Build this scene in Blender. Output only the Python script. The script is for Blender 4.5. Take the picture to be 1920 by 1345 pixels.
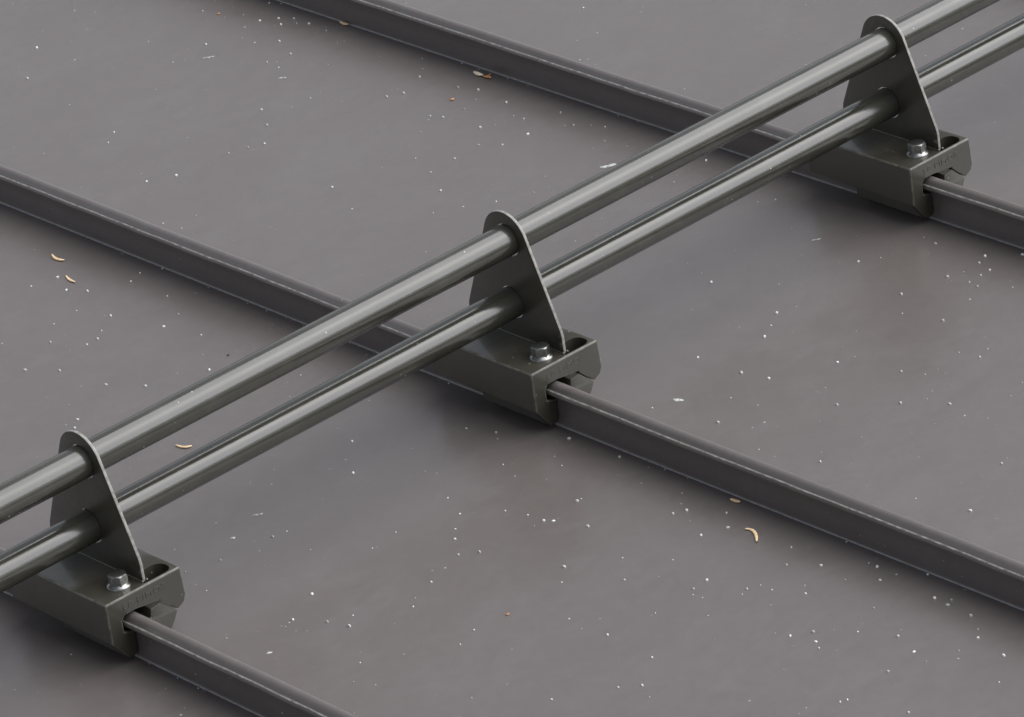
import bpy, bmesh, math, random
from mathutils import Vector, Matrix, noise

# ------------------------------------------------------------------ scene, camera, sky, sun
scene = bpy.context.scene
for o in list(bpy.data.objects):
    bpy.data.objects.remove(o)
COL = scene.collection
MM = 0.001

cam_data = bpy.data.cameras.new("camera")
cam = bpy.data.objects.new("camera", cam_data)
COL.objects.link(cam)
right = Vector((0.73210474, -0.66855999, -0.1305764))
up = Vector((0.39452406, 0.25988228, 0.88136937))
fwd = Vector((0.5553138, 0.69677022, -0.45402405))
rotm = Matrix((right, up, -fwd)).transposed()
cam.matrix_world = Matrix.Translation((-2.28182853, -3.46839638, 2.35064663)) @ rotm.to_4x4()
cam_data.sensor_width = 36.0
cam_data.lens = 36.0 * 9791.8 / 1920.0
cam_data.clip_start = 0.1
cam_data.clip_end = 500.0
scene.camera = cam

SUN_AZ = (0.84, -0.54)          # horizontal direction towards the veiled sun
SUN_EL = math.radians(48)
world = bpy.data.worlds.new("World")
scene.world = world
world.use_nodes = True
wn, wl = world.node_tree.nodes, world.node_tree.links
wn.clear()
sky = wn.new("ShaderNodeTexSky")
sky.sky_type = 'NISHITA'
sky.sun_disc = False
sky.sun_elevation = SUN_EL
sky.sun_rotation = math.atan2(SUN_AZ[0], SUN_AZ[1])
sky.air_density = 1.0
sky.dust_density = 1.5
sky.ozone_density = 1.0
hsv = wn.new("ShaderNodeHueSaturation")
hsv.inputs["Saturation"].default_value = 0.30      # veiled, overcast sky
bg = wn.new("ShaderNodeBackground")
bg.inputs["Strength"].default_value = 0.05
wo = wn.new("ShaderNodeOutputWorld")
wl.new(sky.outputs[0], hsv.inputs["Color"])
wl.new(hsv.outputs[0], bg.inputs["Color"])
wl.new(bg.outputs[0], wo.inputs["Surface"])

sun_data = bpy.data.lights.new("sun", 'SUN')
sun_data.energy = 1.5
sun_data.angle = math.radians(84)
sun_data.color = (0.985, 0.99, 1.0)
sun = bpy.data.objects.new("sun", sun_data)
COL.objects.link(sun)
d = Vector((SUN_AZ[0] * math.cos(SUN_EL), SUN_AZ[1] * math.cos(SUN_EL), math.sin(SUN_EL)))
sun.rotation_euler = d.to_track_quat('Z', 'Y').to_euler()
sun.location = d * 20

scene.view_settings.view_transform = 'Standard'
scene.view_settings.look = 'None'
scene.view_settings.exposure = 1.68
scene.view_settings.gamma = 1.0
scene.view_settings.use_curve_mapping = False
scene.render.resolution_x = 1024
scene.render.resolution_y = 717
scene.render.engine = 'CYCLES'

# ------------------------------------------------------------------ helpers
def link_mesh(name, me, mat=None, parent=None):
    o = bpy.data.objects.new(name, me)
    COL.objects.link(o)
    if mat is not None and not me.materials:
        me.materials.append(mat)
    if parent is not None:
        o.parent = parent
    return o

def tag(o, label, cat, group=None):
    o["label"] = label
    o["category"] = cat
    if group:
        o["group"] = group
    return o

def empty(name, loc):
    e = bpy.data.objects.new(name, None)
    e.empty_display_size = 0.02
    e.location = loc
    COL.objects.link(e)
    return e

def mesh_from(verts, faces, smooth=False, name="mesh"):
    me = bpy.data.meshes.new(name)
    me.from_pydata([tuple(v) for v in verts], [], faces)
    me.update()
    if smooth:
        me.polygons.foreach_set("use_smooth", [True] * len(me.polygons))
    return me

def fillet(pts, n=4):
    """pts: (a, b, r). Rounds every corner by its own radius."""
    out = []
    N = len(pts)
    for i in range(N):
        p = Vector(pts[i][:2]); r = pts[i][2]
        if r <= 0:
            out.append(p); continue
        a = (Vector(pts[i - 1][:2]) - p); b = (Vector(pts[(i + 1) % N][:2]) - p)
        la, lb = a.length, b.length
        a.normalize(); b.normalize()
        ang = a.angle(b)
        t = min(r / math.tan(ang / 2), la * .45, lb * .45)
        rr = t * math.tan(ang / 2)
        c = p + (a + b).normalized() * (rr / math.sin(ang / 2))
        s, e = p + a * t - c, p + b * t - c
        sa = math.atan2(s.y, s.x); da = math.atan2(e.y, e.x) - sa
        while da > math.pi: da -= 2 * math.pi
        while da < -math.pi: da += 2 * math.pi
        for k in range(n + 1):
            th = sa + da * k / n
            out.append(c + Vector((math.cos(th), math.sin(th))) * rr)
    return out

def inset(poly, dist):
    """Moves the outline of a closed polygon inwards by dist (either winding)."""
    N = len(poly)
    area = sum(poly[i].x * poly[(i + 1) % N].y - poly[(i + 1) % N].x * poly[i].y for i in range(N))
    sg = 1 if area > 0 else -1
    out = []
    for i in range(N):
        e1 = (poly[i] - poly[i - 1]); e2 = (poly[(i + 1) % N] - poly[i])
        if e1.length < 1e-9: e1 = e2
        if e2.length < 1e-9: e2 = e1
        n1 = Vector((-e1.y, e1.x)).normalized() * sg
        n2 = Vector((-e2.y, e2.x)).normalized() * sg
        m = (n1 + n2)
        if m.length < 1e-6: m = n1
        m.normalize()
        out.append(poly[i] + m * (dist / max(0.5, m.dot(n1))))
    return out

def extrude(poly, t0, t1, place, ch0=0.0, ch1=0.0):
    """Closed polygon -> solid between t0 and t1, with a small chamfer at each end."""
    rings = []
    if ch0 > 0:
        rings += [(inset(poly, ch0), t0), (inset(poly, ch0 * .3), t0 + ch0 * .3)]
    rings.append((poly, t0 + ch0))
    rings.append((poly, t1 - ch1))
    if ch1 > 0:
        rings += [(inset(poly, ch1 * .3), t1 - ch1 * .3), (inset(poly, ch1), t1)]
    N = len(poly)
    verts, faces = [], []
    for pl, t in rings:
        verts += [place(p.x, p.y, t) for p in pl]
    for r in range(len(rings) - 1):
        for i in range(N):
            j = (i + 1) % N
            faces.append((r * N + i, r * N + j, (r + 1) * N + j, (r + 1) * N + i))
    faces.append(tuple(range(N)))
    faces.append(tuple(reversed(range((len(rings) - 1) * N, len(rings) * N))))
    me = mesh_from([Vector(v) * MM for v in verts], faces)
    bm = bmesh.new(); bm.from_mesh(me)
    bmesh.ops.recalc_face_normals(bm, faces=bm.faces)
    bm.to_mesh(me); bm.free()
    return me

def boolean(me, cutters):
    a = bpy.data.objects.new("tmp", me); COL.objects.link(a)
    tmp = [a]
    for c in cutters:
        b = bpy.data.objects.new("tmp", c); COL.objects.link(b); tmp.append(b)
        m = a.modifiers.new("b", 'BOOLEAN'); m.operation = 'DIFFERENCE'; m.solver = 'EXACT'; m.object = b
    dg = bpy.context.evaluated_depsgraph_get(); dg.update()
    out = bpy.data.meshes.new_from_object(a.evaluated_get(dg))
    for o in tmp:
        bpy.data.objects.remove(o)
    return out

def smooth_by_angle(me, deg=35):
    bm = bmesh.new(); bm.from_mesh(me)
    lim = math.radians(deg)
    for f in bm.faces: f.smooth = True
    for e in bm.edges:
        e.smooth = not (len(e.link_faces) == 2 and e.calc_face_angle(0) > lim)
    bm.to_mesh(me); bm.free()
    return me

def disc(cx, cy, r, n):
    return [Vector((cx + r * math.cos(2 * math.pi * i / n), cy + r * math.sin(2 * math.pi * i / n))) for i in range(n)]

# ------------------------------------------------------------------ materials
def new_mat(name):
    m = bpy.data.materials.new(name); m.use_nodes = True
    nt = m.node_tree
    return m, nt, nt.nodes["Principled BSDF"], nt.nodes, nt.links

def node(nodes, kind, **kw):
    n = nodes.new(kind)
    for k, v in kw.items():
        setattr(n, k, v)
    return n

def ramp(nodes, stops):
    r = nodes.new("ShaderNodeValToRGB")
    els = r.color_ramp.elements
    while len(els) < len(stops): els.new(0.5)
    for e, (p, c) in zip(els, stops):
        e.position = p; e.color = c if len(c) == 4 else (*c, 1)
    return r

def roof_material():
    m, nt, bs, N, L = new_mat("roof_paint")
    tc = N.new("ShaderNodeNewGeometry")
    pos = tc.outputs["Position"]
    # dust film: broad soft patches, drawn out along the sheet's width
    mp = N.new("ShaderNodeMapping"); mp.inputs["Scale"].default_value = (7, 9, 7)
    mp.inputs["Rotation"].default_value = (0, 0, math.radians(40))
    L.new(pos, mp.inputs["Vector"])
    n1 = N.new("ShaderNodeTexNoise"); n1.inputs["Scale"].default_value = 1.0
    n1.inputs["Detail"].default_value = 7; n1.inputs["Roughness"].default_value = 0.62
    n1.inputs["Distortion"].default_value = 0.6
    L.new(mp.outputs[0], n1.inputs["Vector"])
    mp2 = N.new("ShaderNodeMapping"); mp2.inputs["Scale"].default_value = (45, 75, 45)
    mp2.inputs["Rotation"].default_value = (0, 0, math.radians(33))
    L.new(pos, mp2.inputs["Vector"])
    n2 = N.new("ShaderNodeTexNoise"); n2.inputs["Scale"].default_value = 1.0
    n2.inputs["Detail"].default_value = 5; n2.inputs["Roughness"].default_value = 0.6
    L.new(mp2.outputs[0], n2.inputs["Vector"])
    mix = N.new("ShaderNodeMath"); mix.operation = 'MULTIPLY_ADD'
    L.new(n2.outputs["Fac"], mix.inputs[0]); mix.inputs[1].default_value = 0.6
    L.new(n1.outputs["Fac"], mix.inputs[2])
    r1 = ramp(N, [(0.45, (0.098, 0.084, 0.079)), (0.80, (0.103, 0.089, 0.084)), (1.0, (0.109, 0.096, 0.092))])
    L.new(mix.outputs[0], r1.inputs["Fac"])
    # fine uneven film: wiped and dried patches a few millimetres to centimetres across
    mp4 = N.new("ShaderNodeMapping"); mp4.inputs["Scale"].default_value = (34, 52, 34)
    mp4.inputs["Rotation"].default_value = (0, 0, math.radians(-38))
    L.new(pos, mp4.inputs["Vector"])
    n4 = N.new("ShaderNodeTexNoise"); n4.inputs["Scale"].default_value = 1.0; n4.inputs["Detail"].default_value = 9
    n4.inputs["Roughness"].default_value = .74; n4.inputs["Distortion"].default_value = 1.2
    L.new(mp4.outputs[0], n4.inputs["Vector"])
    m4 = N.new("ShaderNodeMapRange"); m4.inputs["From Min"].default_value = .3; m4.inputs["From Max"].default_value = .7
    m4.inputs["To Min"].default_value = .93; m4.inputs["To Max"].default_value = 1.07
    L.new(n4.outputs["Fac"], m4.inputs["Value"])
    film = N.new("ShaderNodeVectorMath"); film.operation = 'SCALE'
    L.new(r1.outputs[0], film.inputs[0]); L.new(m4.outputs[0], film.inputs["Scale"])
    # very fine pale dust grains
    vo = N.new("ShaderNodeTexVoronoi"); vo.inputs["Scale"].default_value = 95
    L.new(pos, vo.inputs["Vector"])
    sep = N.new("ShaderNodeSeparateColor"); L.new(vo.outputs["Color"], sep.inputs[0])
    sz = N.new("ShaderNodeMath"); sz.operation = 'POWER'; sz.inputs[1].default_value = 5
    L.new(sep.outputs[0], sz.inputs[0])
    sz2 = N.new("ShaderNodeMath"); sz2.operation = 'MULTIPLY'; sz2.inputs[1].default_value = 0.10
    L.new(sz.outputs[0], sz2.inputs[0])
    lt = N.new("ShaderNodeMath"); lt.operation = 'LESS_THAN'
    L.new(vo.outputs["Distance"], lt.inputs[0]); L.new(sz2.outputs[0], lt.inputs[1])
    gf = N.new("ShaderNodeMath"); gf.operation = 'MULTIPLY'
    L.new(lt.outputs[0], gf.inputs[0]); L.new(sep.outputs[1], gf.inputs[1])
    mc = N.new("ShaderNodeMix"); mc.data_type = 'RGBA'
    L.new(gf.outputs[0], mc.inputs["Factor"]); L.new(film.outputs[0], mc.inputs["A"])
    mc.inputs["B"].default_value = (0.45, 0.44, 0.42, 1)
    L.new(mc.outputs["Result"], bs.inputs["Base Color"])
    rr = N.new("ShaderNodeMapRange"); rr.inputs["To Min"].default_value = ROOF_ROUGH - .015
    rr.inputs["To Max"].default_value = ROOF_ROUGH + .03
    rr.inputs["From Min"].default_value = .55; rr.inputs["From Max"].default_value = 1.05
    L.new(mix.outputs[0], rr.inputs["Value"]); L.new(rr.outputs[0], bs.inputs["Roughness"])
    bs.inputs["IOR"].default_value = 1.64
    # paint relief
    n3 = N.new("ShaderNodeTexNoise"); n3.inputs["Scale"].default_value = 900; n3.inputs["Detail"].default_value = 2
    L.new(pos, n3.inputs["Vector"])
    bp = N.new("ShaderNodeBump"); bp.inputs["Strength"].default_value = 0.12; bp.inputs["Distance"].default_value = 0.0004
    L.new(n3.outputs["Fac"], bp.inputs["Height"]); L.new(bp.outputs[0], bs.inputs["Normal"])
    return m

def paint_material(name, base, rough, var=0.06, dust=0.25, ior=1.5, coat=0.0, scuff=0.0):
    m, nt, bs, N, L = new_mat(name)
    tc = N.new("ShaderNodeTexCoord")
    oi = N.new("ShaderNodeObjectInfo")
    sh = N.new("ShaderNodeVectorMath"); sh.operation = 'ADD'
    L.new(tc.outputs["Object"], sh.inputs[0]); L.new(oi.outputs["Location"], sh.inputs[1])
    obv = sh.outputs[0]
    bs.inputs["Coat Weight"].default_value = coat; bs.inputs["Coat Roughness"].default_value = .16
    n1 = N.new("ShaderNodeTexNoise"); n1.inputs["Scale"].default_value = 28; n1.inputs["Detail"].default_value = 6
    n1.inputs["Roughness"].default_value = .65
    L.new(obv, n1.inputs["Vector"])
    b = base
    r1 = ramp(N, [(0.35, tuple(c * .86 for c in b)), (0.55, b), (0.8, tuple(c * 1.35 + .004 for c in b))])
    L.new(n1.outputs["Fac"], r1.inputs["Fac"])
    vo = N.new("ShaderNodeTexVoronoi"); vo.inputs["Scale"].default_value = 160
    L.new(obv, vo.inputs["Vector"])
    sep = N.new("ShaderNodeSeparateColor"); L.new(vo.outputs["Color"], sep.inputs[0])
    sz = N.new("ShaderNodeMath"); sz.operation = 'POWER'; sz.inputs[1].default_value = 9
    L.new(sep.outputs[0], sz.inputs[0])
    s2 = N.new("ShaderNodeMath"); s2.operation = 'MULTIPLY'; s2.inputs[1].default_value = .16
    L.new(sz.outputs[0], s2.inputs[0])
    lt = N.new("ShaderNodeMath"); lt.operation = 'LESS_THAN'
    L.new(vo.outputs["Distance"], lt.inputs[0]); L.new(s2.outputs[0], lt.inputs[1])
    gf = N.new("ShaderNodeMath"); gf.operation = 'MULTIPLY'; gf.inputs[1].default_value = dust
    L.new(lt.outputs[0], gf.inputs[0])
    mc = N.new("ShaderNodeMix"); mc.data_type = 'RGBA'
    L.new(gf.outputs[0], mc.inputs["Factor"]); L.new(r1.outputs[0], mc.inputs["A"])
    mc.inputs["B"].default_value = (0.5, 0.5, 0.47, 1)
    # scuffs: short pale rubs along the length
    mps = N.new("ShaderNodeMapping"); mps.inputs["Scale"].default_value = (22, 90, 90)
    L.new(obv, mps.inputs["Vector"])
    ns = N.new("ShaderNodeTexNoise"); ns.inputs["Scale"].default_value = 1; ns.inputs["Detail"].default_value = 8
    ns.inputs["Roughness"].default_value = .75
    L.new(mps.outputs[0], ns.inputs["Vector"])
    ms = N.new("ShaderNodeMapRange"); ms.inputs["From Min"].default_value = .66; ms.inputs["From Max"].default_value = .78
    ms.inputs["To Max"].default_value = scuff
    L.new(ns.outputs["Fac"], ms.inputs["Value"])
    mc2 = N.new("ShaderNodeMix"); mc2.data_type = 'RGBA'
    L.new(ms.outputs[0], mc2.inputs["Factor"]); L.new(mc.outputs["Result"], mc2.inputs["A"])
    mc2.inputs["B"].default_value = (0.22, 0.22, 0.21, 1)
    L.new(mc2.outputs["Result"], bs.inputs["Base Color"])
    # handling marks: stretched noise changes the gloss a little
    mp = N.new("ShaderNodeMapping"); mp.inputs["Scale"].default_value = (12, 160, 160)
    L.new(obv, mp.inputs["Vector"])
    n2 = N.new("ShaderNodeTexNoise"); n2.inputs["Scale"].default_value = 1; n2.inputs["Detail"].default_value = 6
    L.new(mp.outputs[0], n2.inputs["Vector"])
    rr = N.new("ShaderNodeMapRange"); rr.inputs["From Min"].default_value = .3; rr.inputs["From Max"].default_value = .75
    rr.inputs["To Min"].default_value = rough - var; rr.inputs["To Max"].default_value = rough + var
    L.new(n2.outputs["Fac"], rr.inputs["Value"]); L.new(rr.outputs[0], bs.inputs["Roughness"])
    n3 = N.new("ShaderNodeTexNoise"); n3.inputs["Scale"].default_value = 700; n3.inputs["Detail"].default_value = 2
    L.new(obv, n3.inputs["Vector"])
    bp = N.new("ShaderNodeBump"); bp.inputs["Strength"].default_value = .10; bp.inputs["Distance"].default_value = .0004
    L.new(n3.outputs["Fac"], bp.inputs["Height"]); L.new(bp.outputs[0], bs.inputs["Normal"])
    bs.inputs["IOR"].default_value = ior
    return m

def simple_material(name, c0, c1, rough, scale=600, metallic=0.0, bump=0.2, sub=0.0):
    m, nt, bs, N, L = new_mat(name)
    tc = N.new("ShaderNodeTexCoord")
    n1 = N.new("ShaderNodeTexNoise"); n1.inputs["Scale"].default_value = scale; n1.inputs["Detail"].default_value = 4
    L.new(tc.outputs["Object"], n1.inputs["Vector"])
    r1 = ramp(N, [(0.35, c0), (0.65, c1)])
    L.new(n1.outputs["Fac"], r1.inputs["Fac"]); L.new(r1.outputs[0], bs.inputs["Base Color"])
    bs.inputs["Roughness"].default_value = rough; bs.inputs["Metallic"].default_value = metallic
    bp = N.new("ShaderNodeBump"); bp.inputs["Strength"].default_value = bump; bp.inputs["Distance"].default_value = .0003
    L.new(n1.outputs["Fac"], bp.inputs["Height"]); L.new(bp.outputs[0], bs.inputs["Normal"])
    return m

ROOF_ROUGH = 0.30
M_ROOF = roof_material()
M_PIPE = paint_material("rail_paint", (0.035, 0.034, 0.027), 0.18, var=.06, dust=.5, ior=1.62, scuff=.5)
M_BRK = paint_material("bracket_paint", (0.034, 0.031, 0.022), 0.42, dust=.3, coat=.7)
M_ZINC = simple_material("zinc_plating", (0.19, 0.19, 0.185), (0.29, 0.29, 0.28), 0.36, 300, 1.0, .08)
M_HUSK = simple_material("dry_husk", (0.62, 0.42, 0.22), (0.80, 0.62, 0.40), 0.6, 500)
M_HUSK2 = simple_material("brown_husk", (0.36, 0.15, 0.05), (0.60, 0.30, 0.12), 0.6, 500)
M_CREAM = simple_material("cream_wing", (0.55, 0.46, 0.33), (0.70, 0.63, 0.50), 0.6, 500)
M_PALE = simple_material("pale_flake", (0.30, 0.31, 0.29), (0.46, 0.47, 0.45), 0.55, 700)
M_FAINT = simple_material("faint_flake", (0.20, 0.20, 0.195), (0.32, 0.325, 0.32), 0.6, 700)
M_SPECK = simple_material("white_speck", (0.22, 0.225, 0.225), (0.66, 0.68, 0.68), 0.25, 45, 0, 0)
M_DIRT = simple_material("dark_crumb", (0.02, 0.017, 0.012), (0.05, 0.04, 0.03), 0.8, 500)

M_CREASE = simple_material("crease_lit_line", (0.24, 0.25, 0.26), (0.42, 0.43, 0.44), 0.6, 160)  # bright lit line along the seam's foot bend, painted in as a pale colour
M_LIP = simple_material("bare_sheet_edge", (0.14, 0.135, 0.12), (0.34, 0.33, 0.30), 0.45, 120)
M_EDGE2 = simple_material("clamp_edge_highlight", (0.055, 0.053, 0.042), (0.12, 0.117, 0.098), 0.35, 140)  # edge highlights put into the colour of the clamp's chamfers and top ridges
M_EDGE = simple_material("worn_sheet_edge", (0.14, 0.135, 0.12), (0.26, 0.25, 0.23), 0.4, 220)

# ------------------------------------------------------------------ roof: panels and standing seams
S = 525.0                      # seam spacing in mm
Y0, Y1 = -4000.0, 6000.0
K0, K1 = -6, 10
roof = empty("roof", (0, 0, 0))
roof["kind"] = "structure"

def wob(t, seed, lam):
    return noise.noise(Vector((t / lam, seed * 7.31, seed * 1.7)))

def seam_mesh(seed):
    # profile across the seam (x, z): near foot, wall, folded head, far wall, far foot
    prof = [(-2.2, 0.0, 0), (-1.4, 0.08, 0), (-.7, 0.4, 0), (-.25, .95, 0), (-0.06, 1.6, 0), (0.0, 2.4, 0), (0, 20, .3), (0, 35.4, .6),
            (-0.5, 36.3, .7), (-6.6, 36.6, 1), (-8.6, 36.9, 1), (-9.2, 37.5, 1), (-9.0, 38.6, 1), (-8.2, 40.7, 1), (-7.8, 41.5, 1),
            (-7.3, 41.8, 1), (-6.9, 41.6, 1), (-6.3, 40.9, 1), (-5.6, 40.8, 1), (-5.0, 41.6, 1), (-4.2, 43.2, 1), (-3.0, 44.8, 1), (-1.4, 45.9, 1), (0.8, 46.6, 1), (2.8, 46.7, 1), (4.2, 46.3, 1),
            (5.2, 45.4, 1), (5.8, 44.0, 1), (5.9, 42.2, 1), (5.8, 38.5, 1), (5.4, 37.4, 1), (4.5, 37.0, 1), (1.9, 36.6, .7),
            (1.4, 35.6, .6), (1.3, 20, .3), (1.3, 3.4, 0), (1.5, 2.0, 0), (2.1, 0.9, 0), (3.0, 0.25, 0), (4.4, 0.0, 0)]
    ys = []
    y = Y0
    while y < Y1:
        ys.append(y)
        y += 12 if -1000 < y < 1700 else 120
    ys.append(Y1)
    P = len(prof)
    verts, faces = [], []
    for y in ys:
        a = wob(y, seed, 260) * 1.1 + wob(y, seed + 11, 70) * .35
        b = wob(y, seed + 23, 200) * .7 + wob(y, seed + 31, 45) * .22
        lip = wob(y, seed + 47, 34) * .38 + wob(y, seed + 53, 12) * .16
        for i, (x, z, w) in enumerate(prof):
            zz = z + w * b
            xx = x + w * a * .8
            if 10 <= i <= 17:
                zz += lip; xx += lip * .5
            verts.append((xx * MM, y * MM, zz * MM))
    for r in range(len(ys) - 1):
        for i in range(P - 1):
            faces.append((r * P + i, (r + 1) * P + i, (r + 1) * P + i + 1, r * P + i + 1))
    me = mesh_from(verts, faces, True, "standing_seam")
    bm = bmesh.new(); bm.from_mesh(me)
    bmesh.ops.recalc_face_normals(bm, faces=bm.faces)
    # open sheet: make sure it faces outwards (near wall faces -x)
    f = min(bm.faces, key=lambda q: (abs(q.calc_center_median().x) + abs(q.calc_center_median().z - .02)))
    if f.normal.x > 0:
        bmesh.ops.reverse_faces(bm, faces=bm.faces)
    bm.to_mesh(me); bm.free()
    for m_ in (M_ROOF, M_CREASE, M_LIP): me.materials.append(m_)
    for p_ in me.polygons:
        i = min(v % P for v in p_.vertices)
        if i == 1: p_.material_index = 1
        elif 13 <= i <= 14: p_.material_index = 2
    return me

PX0, PX1 = 4.4, S - 2.2
def panel_z(x, y, seed):
    u = (x - PX0) / (PX1 - PX0)
    env = max(0.0, min(1.0, 6 * u, 6 * (1 - u)))
    return env * (noise.noise(Vector((x / 210, y / 330, seed * 5.3))) * .35
                  + noise.noise(Vector((x / 90, y / 120, seed * 9.1))) * .05)
def roof_z(x, y):
    k = math.floor(x / S)
    return panel_z(x - k * S, y, k % 4 + 1)

def panel_mesh(seed):
    x0, x1 = PX0, PX1
    nx = 28
    xs = [x0 + (x1 - x0) * i / nx for i in range(nx + 1)]
    ys = []
    y = Y0
    while y < Y1:
        ys.append(y)
        y += 22 if -1000 < y < 1700 else 150
    ys.append(Y1)
    verts, faces = [], []
    for y in ys:
        for x in xs:
            z = panel_z(x, y, seed)
            verts.append((x * MM, y * MM, z * MM))
    w = nx + 1
    for r in range(len(ys) - 1):
        for i in range(nx):
            faces.append((r * w + i, r * w + i + 1, (r + 1) * w + i + 1, (r + 1) * w + i))
    me = mesh_from(verts, faces, True, "roof_panel")
    me.materials.append(M_ROOF)
    return me

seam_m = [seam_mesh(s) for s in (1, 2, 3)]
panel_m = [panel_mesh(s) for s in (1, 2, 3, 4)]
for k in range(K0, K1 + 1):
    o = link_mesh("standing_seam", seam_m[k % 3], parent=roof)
    o.location.x = k * S * MM
    if k < K1:
        p = link_mesh("roof_panel", panel_m[k % 4], parent=roof)
        p.location.x = k * S * MM

# ------------------------------------------------------------------ snow guard brackets
PX = 22.7                       # plate centre plane
PY, PZU, YL, PZL = 61.0, 173.3, 67.0, 104.4
RP = 16.0                       # pipe radius
YF, YB = -7.0, 143.0            # clamp body front and back

body_prof = fillet([(-28, 68, 2.4), (59.5, 67.5, 1.8), (61, 38, 3), (57.8, 31.5, 2), (49.8, 27.6, 1.7), (45.6, 30.2, 0), (32.4, 43.2, 0), (31.2, 45.8, 0),
                    (21, 46.8, 0), (3, 49.2, 0), (-9, 49.0, 0), (-12.6, 45, 0), (-12.6, 33.5, 0), (-1.2, 29.8, 1.7),
                    (-1.2, 6.0, 4.0), (-11.5, 4.5, 2.5), (-28, 26.5, 1.7)], 4)
place_y = lambda a, b, t: (a, t, b)
body = extrude(body_prof, YF, YB, place_y, 1.5, .8)
cut_toe = extrude([Vector(p) for p in ((-45, -8), (3, -8), (3, 27.0), (-45, 27.0))], 91, 170, place_y)
slot = fillet([(20, -4.0, .1), (54, -4.0, 10), (54, 16.6, 10), (20, 16.6, .1)], 10)
cut_slot = extrude(slot, 30, 80, lambda a, b, t: (a, b, t))
cut_under = extrude([Vector(p) for p in ((-45, -8), (-12.6, -8), (-12.6, 26.2), (-45, 26.2))], -1.5, 171, place_y)
body = smooth_by_angle(boolean(body, [cut_toe, cut_under, cut_slot]), 22)

body.materials.clear()
for m_ in (M_BRK, M_EDGE2): body.materials.append(m_)
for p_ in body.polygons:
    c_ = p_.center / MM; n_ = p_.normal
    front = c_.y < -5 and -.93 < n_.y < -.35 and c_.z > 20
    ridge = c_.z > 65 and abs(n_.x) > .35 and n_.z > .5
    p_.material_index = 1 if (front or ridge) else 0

jaw_prof = fillet([(20, 41.4, .8), (31, 43.2, .8), (45.4, 29.6, .8), (48.8, 26.6, 1), (45, 19.5, 2.5), (34, 5, 2), (4.5, 5, 1), (2.2, 32.5, .6), (18.4, 33, .6)], 3)
jaw = smooth_by_angle(extrude(jaw_prof, YF + .6, 91, place_y, .7, .7), 40)

plate_prof = []
# plate outline in (y, z): foot, front edge, round head about the upper pipe, back edge
cy, cz, R = 63.2, 172.0, 30.6
def tangent_angle(px_, pz_, side):
    dx, dz = px_ - cy, pz_ - cz
    dd = math.hypot(dx, dz)
    return math.atan2(dz, dx) + side * math.acos(R / dd)
a_front = tangent_angle(0, 90, -1); a_back = tangent_angle(134, 86, 1)
while a_front < a_back: a_front += 2 * math.pi
plate_prof = [Vector((134, 67.6)), Vector((134.4, 76)), Vector((134.4, 82)), Vector((133.4, 87.5))]
n = 26
for i in range(n + 1):
    th = a_back + (a_front - a_back) * i / n
    plate_prof.append(Vector((cy + R * math.cos(th), cz + R * math.sin(th))))
plate_prof += [Vector((.9, 92)), Vector((0.1, 89)), Vector((-.6, 85)), Vector((-.6, 67.6))]
place_x = lambda a, b, t: (t, a, b)
plate = extrude(plate_prof, PX - 1.6, PX + 1.6, place_x, .45, .45)
cuts = [extrude(disc(y_, z_, RP + 1.1, 40), PX - 8, PX + 8, place_x) for y_, z_ in ((PY, PZU), (YL, PZL))]
plate = smooth_by_angle(boolean(plate, cuts), 40)
plate.materials.clear()
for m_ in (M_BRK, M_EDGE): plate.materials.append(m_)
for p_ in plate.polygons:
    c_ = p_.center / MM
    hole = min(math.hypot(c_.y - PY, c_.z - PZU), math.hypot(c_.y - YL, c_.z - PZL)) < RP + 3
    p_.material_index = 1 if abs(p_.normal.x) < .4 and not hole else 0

def lathe(prof, cx, cy_, n=28, smooth=True):
    verts, faces = [], []
    for r, z in prof:
        for i in range(n):
            a = 2 * math.pi * i / n
            verts.append(((cx + r * math.cos(a)) * MM, (cy_ + r * math.sin(a)) * MM, z * MM))
    for k in range(len(prof) - 1):
        for i in range(n):
            j = (i + 1) % n
            faces.append((k * n + i, k * n + j, (k + 1) * n + j, (k + 1) * n + i))
    faces.append(tuple(range((len(prof) - 1) * n, len(prof) * n)))
    faces.append(tuple(reversed(range(n))))
    return mesh_from(verts, faces, False)

BX, BY = 3.6, 12.5
washer = smooth_by_angle(lathe([(11.3, 67.9), (11.3, 68.9), (10.9, 69.5), (9.6, 70.4), (8.4, 71.6)], BX, BY, 36), 35)
def hex_head(rot):
    m = 9.4; verts = []; faces = []
    rings = [(m, 70.6, 6), (m, 78.6, 6), (m * .93, 79.9, 6), (m * .70, 80.3, 6)]
    # chamfered hexagon: 24-gon that follows the hexagon, with corners cut back at the top
    NN = 36
    def hexr(a, R_):
        s = (a - rot) % (math.pi / 3) - math.pi / 6
        return R_ * math.cos(math.pi / 6) / math.cos(s)
    for z, f in ((70.6, None), (78.6, None), (79.8, 8.9), (80.6, 8.1), (80.9, 7.4), (81.0, 6.2), (81.05, 0.3)):
        for i in range(NN):
            a = 2 * math.pi * i / NN + rot
            r = hexr(a, m)
            if f is not None: r = min(r, f)
            verts.append(((BX + r * math.cos(a)) * MM, (BY + r * math.sin(a)) * MM, z * MM))
    for k in range(6):
        for i in range(NN):
            j = (i + 1) % NN
            faces.append((k * NN + i, k * NN + j, (k + 1) * NN + j, (k + 1) * NN + i))
    faces.append(tuple(range(6 * NN, 7 * NN)))
    return smooth_by_angle(mesh_from(verts, faces), 25)

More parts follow.
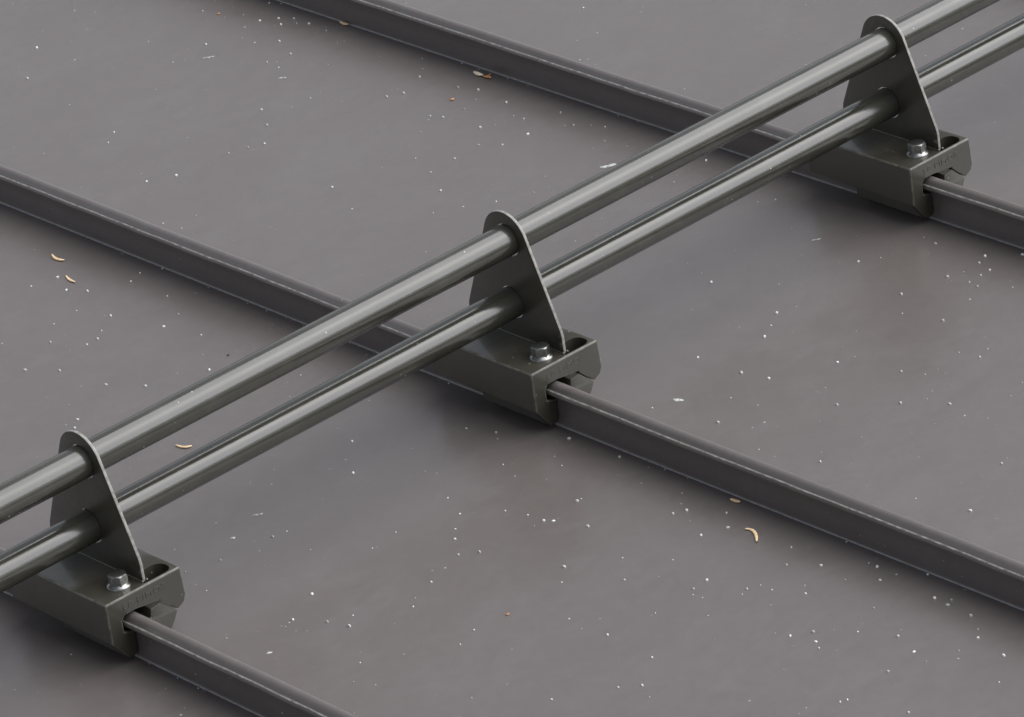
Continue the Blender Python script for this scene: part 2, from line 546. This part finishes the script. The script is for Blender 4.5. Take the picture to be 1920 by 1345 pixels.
def bead_mesh(seed):
    rnd = random.Random(seed)
    bm = bmesh.new()
    for sx in (-1, 1):
        mat = Matrix.Translation(((PX + sx * 2.6) * MM, (-1.2 + rnd.uniform(-.6, .8)) * MM, 68.4 * MM)) @ Matrix.Diagonal((1.5 * MM, 1.7 * MM, 1.3 * MM, 1))
        bmesh.ops.create_icosphere(bm, subdivisions=2, radius=1.0, matrix=mat)
    # weld line along the foot
    for sx in (-1, 1):
        y = 4
        while y < 131:
            mat = Matrix.Translation(((PX + sx * 1.9) * MM, y * MM, 68.0 * MM)) @ Matrix.Diagonal((1.0 * MM, 2.6 * MM, rnd.uniform(.8, 1.1) * MM, 1))
            bmesh.ops.create_icosphere(bm, subdivisions=1, radius=1.0, matrix=mat)
            y += 2.8
    me = bpy.data.meshes.new("weld_bead"); bm.to_mesh(me); bm.free()
    me.polygons.foreach_set("use_smooth", [True] * len(me.polygons))
    return me

def text_mesh(body_txt, relief):
    cu = bpy.data.curves.new("stamp", 'FONT')
    cu.body = body_txt
    cu.size = 8.2 * MM
    cu.space_character = 1.18
    cu.extrude = relief * MM
    cu.bevel_depth = 0.12 * MM
    cu.resolution_u = 3
    t = bpy.data.objects.new("tmp", cu); COL.objects.link(t)
    dg = bpy.context.evaluated_depsgraph_get(); dg.update()
    me = bpy.data.meshes.new_from_object(t.evaluated_get(dg))
    bpy.data.objects.remove(t)
    # lettering lies in XY: stand it up on the front face
    w = max(v.co.x for v in me.vertices)
    sc = 50 * MM / w
    for v in me.vertices:
        x, y, z = v.co
        v.co = (-10 * MM + x * sc, (YF) * MM - z, 55.0 * MM + y)
    return me

def bracket(k, label, hexrot, relief):
    root = empty("snow_guard_bracket", (k * S * MM, 0, 0))
    tag(root, label, "bracket", "snow guard brackets clamped on the seams")
    b = link_mesh("clamp_body", body, M_BRK, root)
    link_mesh("stamped_lettering", text_mesh("L8 PIMOS", relief), M_BRK, b)
    link_mesh("clamp_jaw", jaw, M_BRK, root)
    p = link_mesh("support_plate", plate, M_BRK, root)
    link_mesh("weld_bead", bead_mesh(k + 5), M_BRK, p)
    bo = link_mesh("bolt", hex_head(hexrot), M_ZINC, root)
    bo["label"] = "zinc plated hexagon bolt head"
    link_mesh("flange", washer, M_ZINC, bo)
    return root

bracket(0, "olive grey snow guard bracket nearest the camera, at lower left on its seam", math.radians(8), .22)
bracket(1, "olive grey snow guard bracket in the middle of the three, on the central seam", math.radians(23), .08)
bracket(2, "olive grey snow guard bracket farthest from the camera, at upper right on its seam", math.radians(12), .28)

# ------------------------------------------------------------------ rails
def pipe_mesh(yc, zc, x0, x1, seed):
    n = 64; segs = 60; wall = 2.0
    verts, faces = [], []
    xs = [x0 + (x1 - x0) * i / segs for i in range(segs + 1)]
    rings = [(x0, RP - wall), (x0, RP - .4)] + [(x, RP) for x in xs] + [(x1, RP - .4), (x1, RP - wall), (x0, RP - wall)]
    rings[2] = (x0 + .4, RP); rings[-4] = (x1 - .4, RP)
    for x, r in rings:
        dy = wob(x, seed, 500) * .25; dz = wob(x, seed + 3, 500) * .25
        for i in range(n):
            a = 2 * math.pi * i / n
            verts.append((x * MM, (yc + dy + r * math.cos(a)) * MM, (zc + dz + r * math.sin(a)) * MM))
    for k in range(len(rings) - 1):
        for i in range(n):
            j = (i + 1) % n
            faces.append((k * n + i, (k + 1) * n + i, (k + 1) * n + j, k * n + j))
    me = mesh_from(verts, faces)
    bm = bmesh.new(); bm.from_mesh(me)
    bmesh.ops.recalc_face_normals(bm, faces=bm.faces)
    bm.to_mesh(me); bm.free()
    return smooth_by_angle(me, 40)

tag(link_mesh("rail_pipe", pipe_mesh(PY, PZU, -620, 1720, 1), M_PIPE),
    "upper of the two dark round steel pipes, running through the bracket heads", "pipe", "snow guard rails")
tag(link_mesh("rail_pipe", pipe_mesh(YL, PZL, -620, 1720, 2), M_PIPE),
    "lower of the two dark round steel pipes, just above the clamp bodies", "pipe", "snow guard rails")

# ------------------------------------------------------------------ fallen husks and flakes
def husk_mesh(p0, p1, p2, width, seed, taper=.5):
    """A small curled scale: flattened tube swept along a curve through three points (mm)."""
    n, m = 14, 10
    rnd = random.Random(seed)
    P0, P1, P2 = Vector(p0), Vector(p1), Vector(p2)
    c = P1 * 2 - (P0 + P2) * .5
    verts, faces = [], []
    for i in range(n + 1):
        t = i / n
        q = P0 * (1 - t) ** 2 + c * 2 * t * (1 - t) + P2 * t * t
        tg = ((c - P0) * (1 - t) + (P2 - c) * t).normalized()
        w = width * .5 * (math.sin(math.pi * (.05 + .88 * t)) ** taper) * (1 + .10 * rnd.uniform(-1, 1))
        lift = .1 + 1.6 * (2 * abs(t - .45)) ** 2 * .5
        for j in range(m):
            a = 2 * math.pi * j / m
            off = w * math.cos(a); hz = w * .55 * math.sin(a) - .25 * w * math.cos(a) ** 2
            verts.append(((q.x - tg.y * off) * MM, (q.y + tg.x * off) * MM, (hz + lift + w * .62) * MM))
    for i in range(n):
        for j in range(m):
            k = (j + 1) % m
            faces.append((i * m + j, (i + 1) * m + j, (i + 1) * m + k, i * m + k))
    faces.append(tuple(range(m))); faces.append(tuple(reversed(range(n * m, (n + 1) * m))))
    me = mesh_from(verts, faces, True)
    bm = bmesh.new(); bm.from_mesh(me); bmesh.ops.recalc_face_normals(bm, faces=bm.faces); bm.to_mesh(me); bm.free()
    return me

HG = "dry husks fallen on the roof"
CG = "tiny crumbs on the roof"
def husk(pts, width, seed, mat, label, cat="husk", name="bud_husk", group=HG, taper=.5):
    cx, cy_ = pts[1]
    me = husk_mesh(*[(x - cx, y - cy_) for x, y in pts], width, seed, taper)
    o = link_mesh(name, me, mat)
    o.location = (cx * MM, cy_ * MM, (roof_z(cx, cy_) + .05) * MM)
    tag(o, label, cat, group)
    return o

def crumb(x, y, r, seed, mat, label, name="bud_crumb"):
    return husk([(x - r, y + r * .6), (x, y), (x + r, y - r * .3)], r * 1.5, seed, mat, label, "crumb", name, CG, .6)

husk([(475.5, 738.2), (471.3, 725.3), (474.2, 715.2)], 3.8, 1, M_HUSK, "larger curled tan husk at far left, below the long seam")
husk([(452.0, 684.0), (448.3, 672.8), (448.0, 663.3)], 3.2, 2, M_HUSK, "smaller curled tan husk at far left, just right of the bigger one")
husk([(279.6, 287.0), (281.4, 276.7), (287.4, 271.6)], 3.2, 3, M_HUSK, "thin tan husk seen between the two pipes")
husk([(1047.5, 931.1), (1046.1, 922.0), (1046.8, 915.2)], 4.6, 4, M_HUSK, "short cream husk against the foot of the topmost seam")
husk([(483.6, -302.1), (484.9, -312.7), (473.0, -328.1)], 3.6, 6, M_HUSK, "long hooked tan husk at lower right of the roof")
husk([(515.9, -250.2), (516.0, -256.6), (516.6, -262.3)], 4.2, 7, M_HUSK, "short straight tan husk at the foot of the central seam")
w5 = empty("winged_seed", (1035.4 * MM, 672 * MM, roof_z(1035.4, 672) * MM))
tag(w5, "pale winged seed with orange brown tip beside the topmost seam", "seed", HG)
def bit(name, pts, width, seed, mat, z):
    h = link_mesh(name, husk_mesh(*[(x - 1035.4, y - 672) for x, y in pts], width, seed), mat, w5)
    h.location.z = z * MM
bit("wing", [(1036.7, 687.6), (1034.9, 679.0), (1035.4, 671.0)], 5.6, 8, M_CREAM, .3)
bit("scale", [(1035.1, 671.6), (1037.0, 665.7), (1044.4, 667.9)], 2.8, 9, M_HUSK2, .4)
bit("scale", [(1033.8, 666.7), (1036.7, 663.6), (1034.1, 657.2)], 2.8, 10, M_HUSK2, .5)
bit("scale", [(1033.8, 669.7), (1034.7, 662.6), (1037.1, 659.2)], 2.4, 11, M_HUSK2, 1.2)
crumb(974.4, 654.8, 2.2, 9, M_HUSK2, "tiny round orange brown crumb left of the winged seed")
crumb(249.4, -231.7, 1.5, 10, M_HUSK2, "tiny brown crumb at bottom centre of the roof")
crumb(986, 1077.3, 1.6, 11, M_HUSK2, "tiny orange crumb near the top edge, left of the topmost seam")
crumb(433.8, 392.4, 1.3, 12, M_DIRT, "tiny black crumb just above the upper pipe, left of centre", "dirt_crumb")

def flake_mesh(seed, rx, ry, lobes):
    rnd = random.Random(seed)
    bm = bmesh.new()
    for i in range(lobes):
        n = 14
        cx = (i - (lobes - 1) / 2) * rx * 1.15; cyy = rnd.uniform(-.35, .35) * ry
        ph = rnd.uniform(0, 6)
        s = rnd.uniform(.6, 1.0)
        rim = []; mid = []
        for j in range(n):
            a = 2 * math.pi * j / n
            q = 1 + .22 * math.sin(3 * a + ph) + .14 * math.sin(5 * a + 2 * ph) + rnd.uniform(-.08, .08)
            rim.append(bm.verts.new(((cx + rx * s * q * math.cos(a)) * MM, (cyy + ry * s * q * math.sin(a)) * MM, 0.0001)))
            mid.append(bm.verts.new(((cx + rx * s * .65 * q * math.cos(a)) * MM, (cyy + ry * s * .65 * q * math.sin(a)) * MM, (.55 + rnd.uniform(0, .3)) * MM)))
        top = bm.verts.new((cx * MM, cyy * MM, .8 * MM))
        for j in range(n):
            k = (j + 1) % n
            bm.faces.new((rim[j], rim[k], mid[k], mid[j])); bm.faces.new((mid[j], mid[k], top))
    me = bpy.data.meshes.new("flake"); bm.to_mesh(me); bm.free()
    me.polygons.foreach_set("use_smooth", [True] * len(me.polygons))
    return me

for i, (x, y, rx, ry, lobes, deg, lab) in enumerate((
        (899.7, 991.9, 5, 2.2, 3, 140, "thin broken pale flake at upper left of the roof"),
        (909.1, 870.0, 4.0, 3.0, 2, 130, "short pale flake below the topmost seam, at upper left"),
        (626.5, -65.4, 4.2, 3.6, 2, 108, "double pale flake right of the middle bracket"),
        (948.7, 64.8, 4.5, 1.8, 2, 150, "narrow pale flake left below the farthest bracket"),
        (952.1, 379.6, 9.0, 5.0, 2, 150, "largest pale flake, touching the upper edge of the upper pipe"),
        (75.2, -100.0, 5.0, 3.4, 1, 150, "oval pale flake right of the nearest seam, at bottom left"),
        (193.5, 94.7, 4.6, 3.4, 1, 150, "oval pale flake right of the nearest bracket"),
        (237.1, 109.6, 4.5, 2.0, 2, 150, "faint narrow flake under the pipes, right of the nearest bracket"))):
    o = link_mesh("pale_flake", flake_mesh(i + 3, rx * .8, ry * .75, lobes), M_FAINT if i in (0, 1, 3, 7) else M_PALE)
    o.location = (x * MM, y * MM, (roof_z(x, y) + .05) * MM); o.rotation_euler.z = math.radians(deg)
    tag(o, lab, "flake", "pale flakes stuck to the roof")

# ------------------------------------------------------------------ white specks, too many to count
DROPS = [[69,-46],[88,-203],[96,-224],[113,-183],[113,-72],[114,38],[125,83],[127,-72],[143,-102],[150,-125],[159,72],[165,-113],[166,-322],[168,-51],[169,-204],[172,-374],[188,-235],[192,54],[194,94],[203,132],[208,-148],[213,-226],[217,64],[221,-408],[226,-443],[232,61],[236,-423],[243,417],[244,404],[248,-128],[257,416],[258,-33],[272,449],[274,-396],[277,-284],[278,-334],[291,-29],[293,549],[297,-111],[312,-124],[313,517],[315,-86],[316,618],[318,-587],[321,451],[322,-506],[324,-590],[328,-508],[328,-72],[330,-342],[339,-211],[340,-648],[342,413],[344,94],[347,576],[348,545],[350,-54],[355,-275],[364,-21],[366,539],[372,-508],[372,-472],[374,-358],[375,-131],[378,-498],[379,-586],[379,-86],[379,407],[380,-340],[380,539],[382,-244],[386,-110],[386,144],[387,-131],[387,37],[389,-484],[392,-139],[394,550],[398,-339],[399,-384],[402,384],[404,-174],[404,-173],[406,-286],[408,-381],[408,610],[410,-602],[412,-517],[416,-582],[416,698],[420,-401],[421,569],[422,-678],[427,-552],[430,-622],[430,-130],[430,-44],[431,-130],[432,-500],[432,658],[433,-431],[437,-546],[437,501],[439,-17],[440,-613],[443,-420],[443,-74],[443,636],[445,690],[447,452],[448,295],[450,-500],[453,-275],[457,-651],[460,-380],[464,510],[466,-612],[466,-247],[466,-224],[468,68],[471,26],[472,-443],[477,-602],[477,-407],[477,-286],[478,-230],[479,-47],[479,37],[484,553],[484,614],[485,-361],[489,-470],[490,-581],[490,-156],[492,-551],[494,-533],[496,-265],[500,-548],[502,621],[505,-451],[511,-33],[514,-101],[592,694],[596,667],[600,-203],[600,-56],[615,747],[616,-269],[616,-131],[625,678],[628,-451],[649,793],[658,-106],[659,814],[677,776],[689,911],[699,-18],[700,-78],[701,-77],[706,-203],[707,-109],[710,-414],[710,927],[721,-411],[743,-252],[746,769],[747,1134],[753,602],[759,-321],[767,-43],[768,-293],[768,762],[769,-142],[771,458],[784,753],[784,926],[787,-148],[788,-31],[790,-208],[807,1194],[810,-17],[811,-246],[811,154],[812,492],[813,-331],[814,-234],[817,788],[821,88],[826,-112],[827,420],[837,536],[838,-322],[838,140],[840,825],[854,-252],[864,401],[874,539],[879,-124],[890,-169],[891,800],[898,420],[900,1241],[909,-94],[911,1216],[912,542],[922,1023],[926,519],[926,897],[928,920],[933,645],[935,911],[937,-7],[938,-160],[938,630],[940,726],[943,574],[954,105],[956,-20],[957,717],[958,914],[960,515],[962,-107],[963,-147],[963,290],[965,-134],[965,625],[974,426],[974,953],[976,298],[978,179],[981,-178],[982,1102],[983,-133],[984,548],[984,564],[984,1064],[990,633],[992,167],[994,429],[996,-133],[996,734],[997,496],[998,398],[1000,674],[1000,1019],[1002,-113],[1003,488],[1003,597],[1006,988],[1008,649],[1008,890],[1009,-46],[1009,1078],[1013,471],[1013,748],[1015,886],[1016,-108],[1016,1004],[1017,524],[1018,454],[1018,974],[1019,298],[1023,927],[1025,960],[1025,987],[1031,769],[1039,-138],[1039,1048],[1124,608],[1159,650],[1225,710]]
def specks():
    rnd = random.Random(4)
    verts, faces = [], []
    def dome(x, y, z, r, h, ax=None):
        n = 8
        base = len(verts)
        el = rnd.uniform(1.0, 1.35); rot = rnd.uniform(0, 3.1)
        for q, hh in ((1.0, 0.0), (.95, .45), (.62, .85)):
            for i in range(n):
                a = 2 * math.pi * i / n
                u, v = r * q * el * math.cos(a), r * q / el * math.sin(a)
                verts.append(((x + u * math.cos(rot) - v * math.sin(rot)) * MM, (y + u * math.sin(rot) + v * math.cos(rot)) * MM, (z + h * hh) * MM))
        verts.append((x * MM, y * MM, (z + h) * MM))
        for k in range(2):
            for i in range(n):
                j = (i + 1) % n
                faces.append((base + k * n + i, base + k * n + j, base + (k + 1) * n + j, base + (k + 1) * n + i))
        for i in range(n):
            faces.append((base + 2 * n + i, base + 2 * n + (i + 1) % n, base + 3 * n))
    for x, y in DROPS:
        r = rnd.choice((.5, .7, .9, 1.15, 1.4, 1.6))
        dome(x, y, roof_z(x, y), r, r * rnd.uniform(.9, 1.4))
    for i in range(1500):
        x = rnd.uniform(-900, 2300); y = rnd.uniform(-1300, 1900)
        f = (x + 12) % S
        if f < 22: continue
        r = .3 + .55 * rnd.random() ** 3
        dome(x, y, roof_z(x, y), r, r * .9)
    # caught in the crease at the foot of each seam
    for k in range(-1, 4):
        for i in range(45):
            y = rnd.uniform(-1200, 1700)
            if k in (0, 1, 2) and -12 < y < 150: continue
            r = .5 + .7 * rnd.random() ** 2
            dome(k * S - 3.0 - rnd.uniform(0, 1.5), y, .1, r, r * 1.2)
    me = mesh_from(verts, faces, True, "white_specks")
    o = link_mesh("white_specks", me, M_SPECK)
    o["kind"] = "stuff"
    o["label"] = "fine white specks and droplets scattered all over the grey roof panels"
    o["category"] = "specks"
specks()
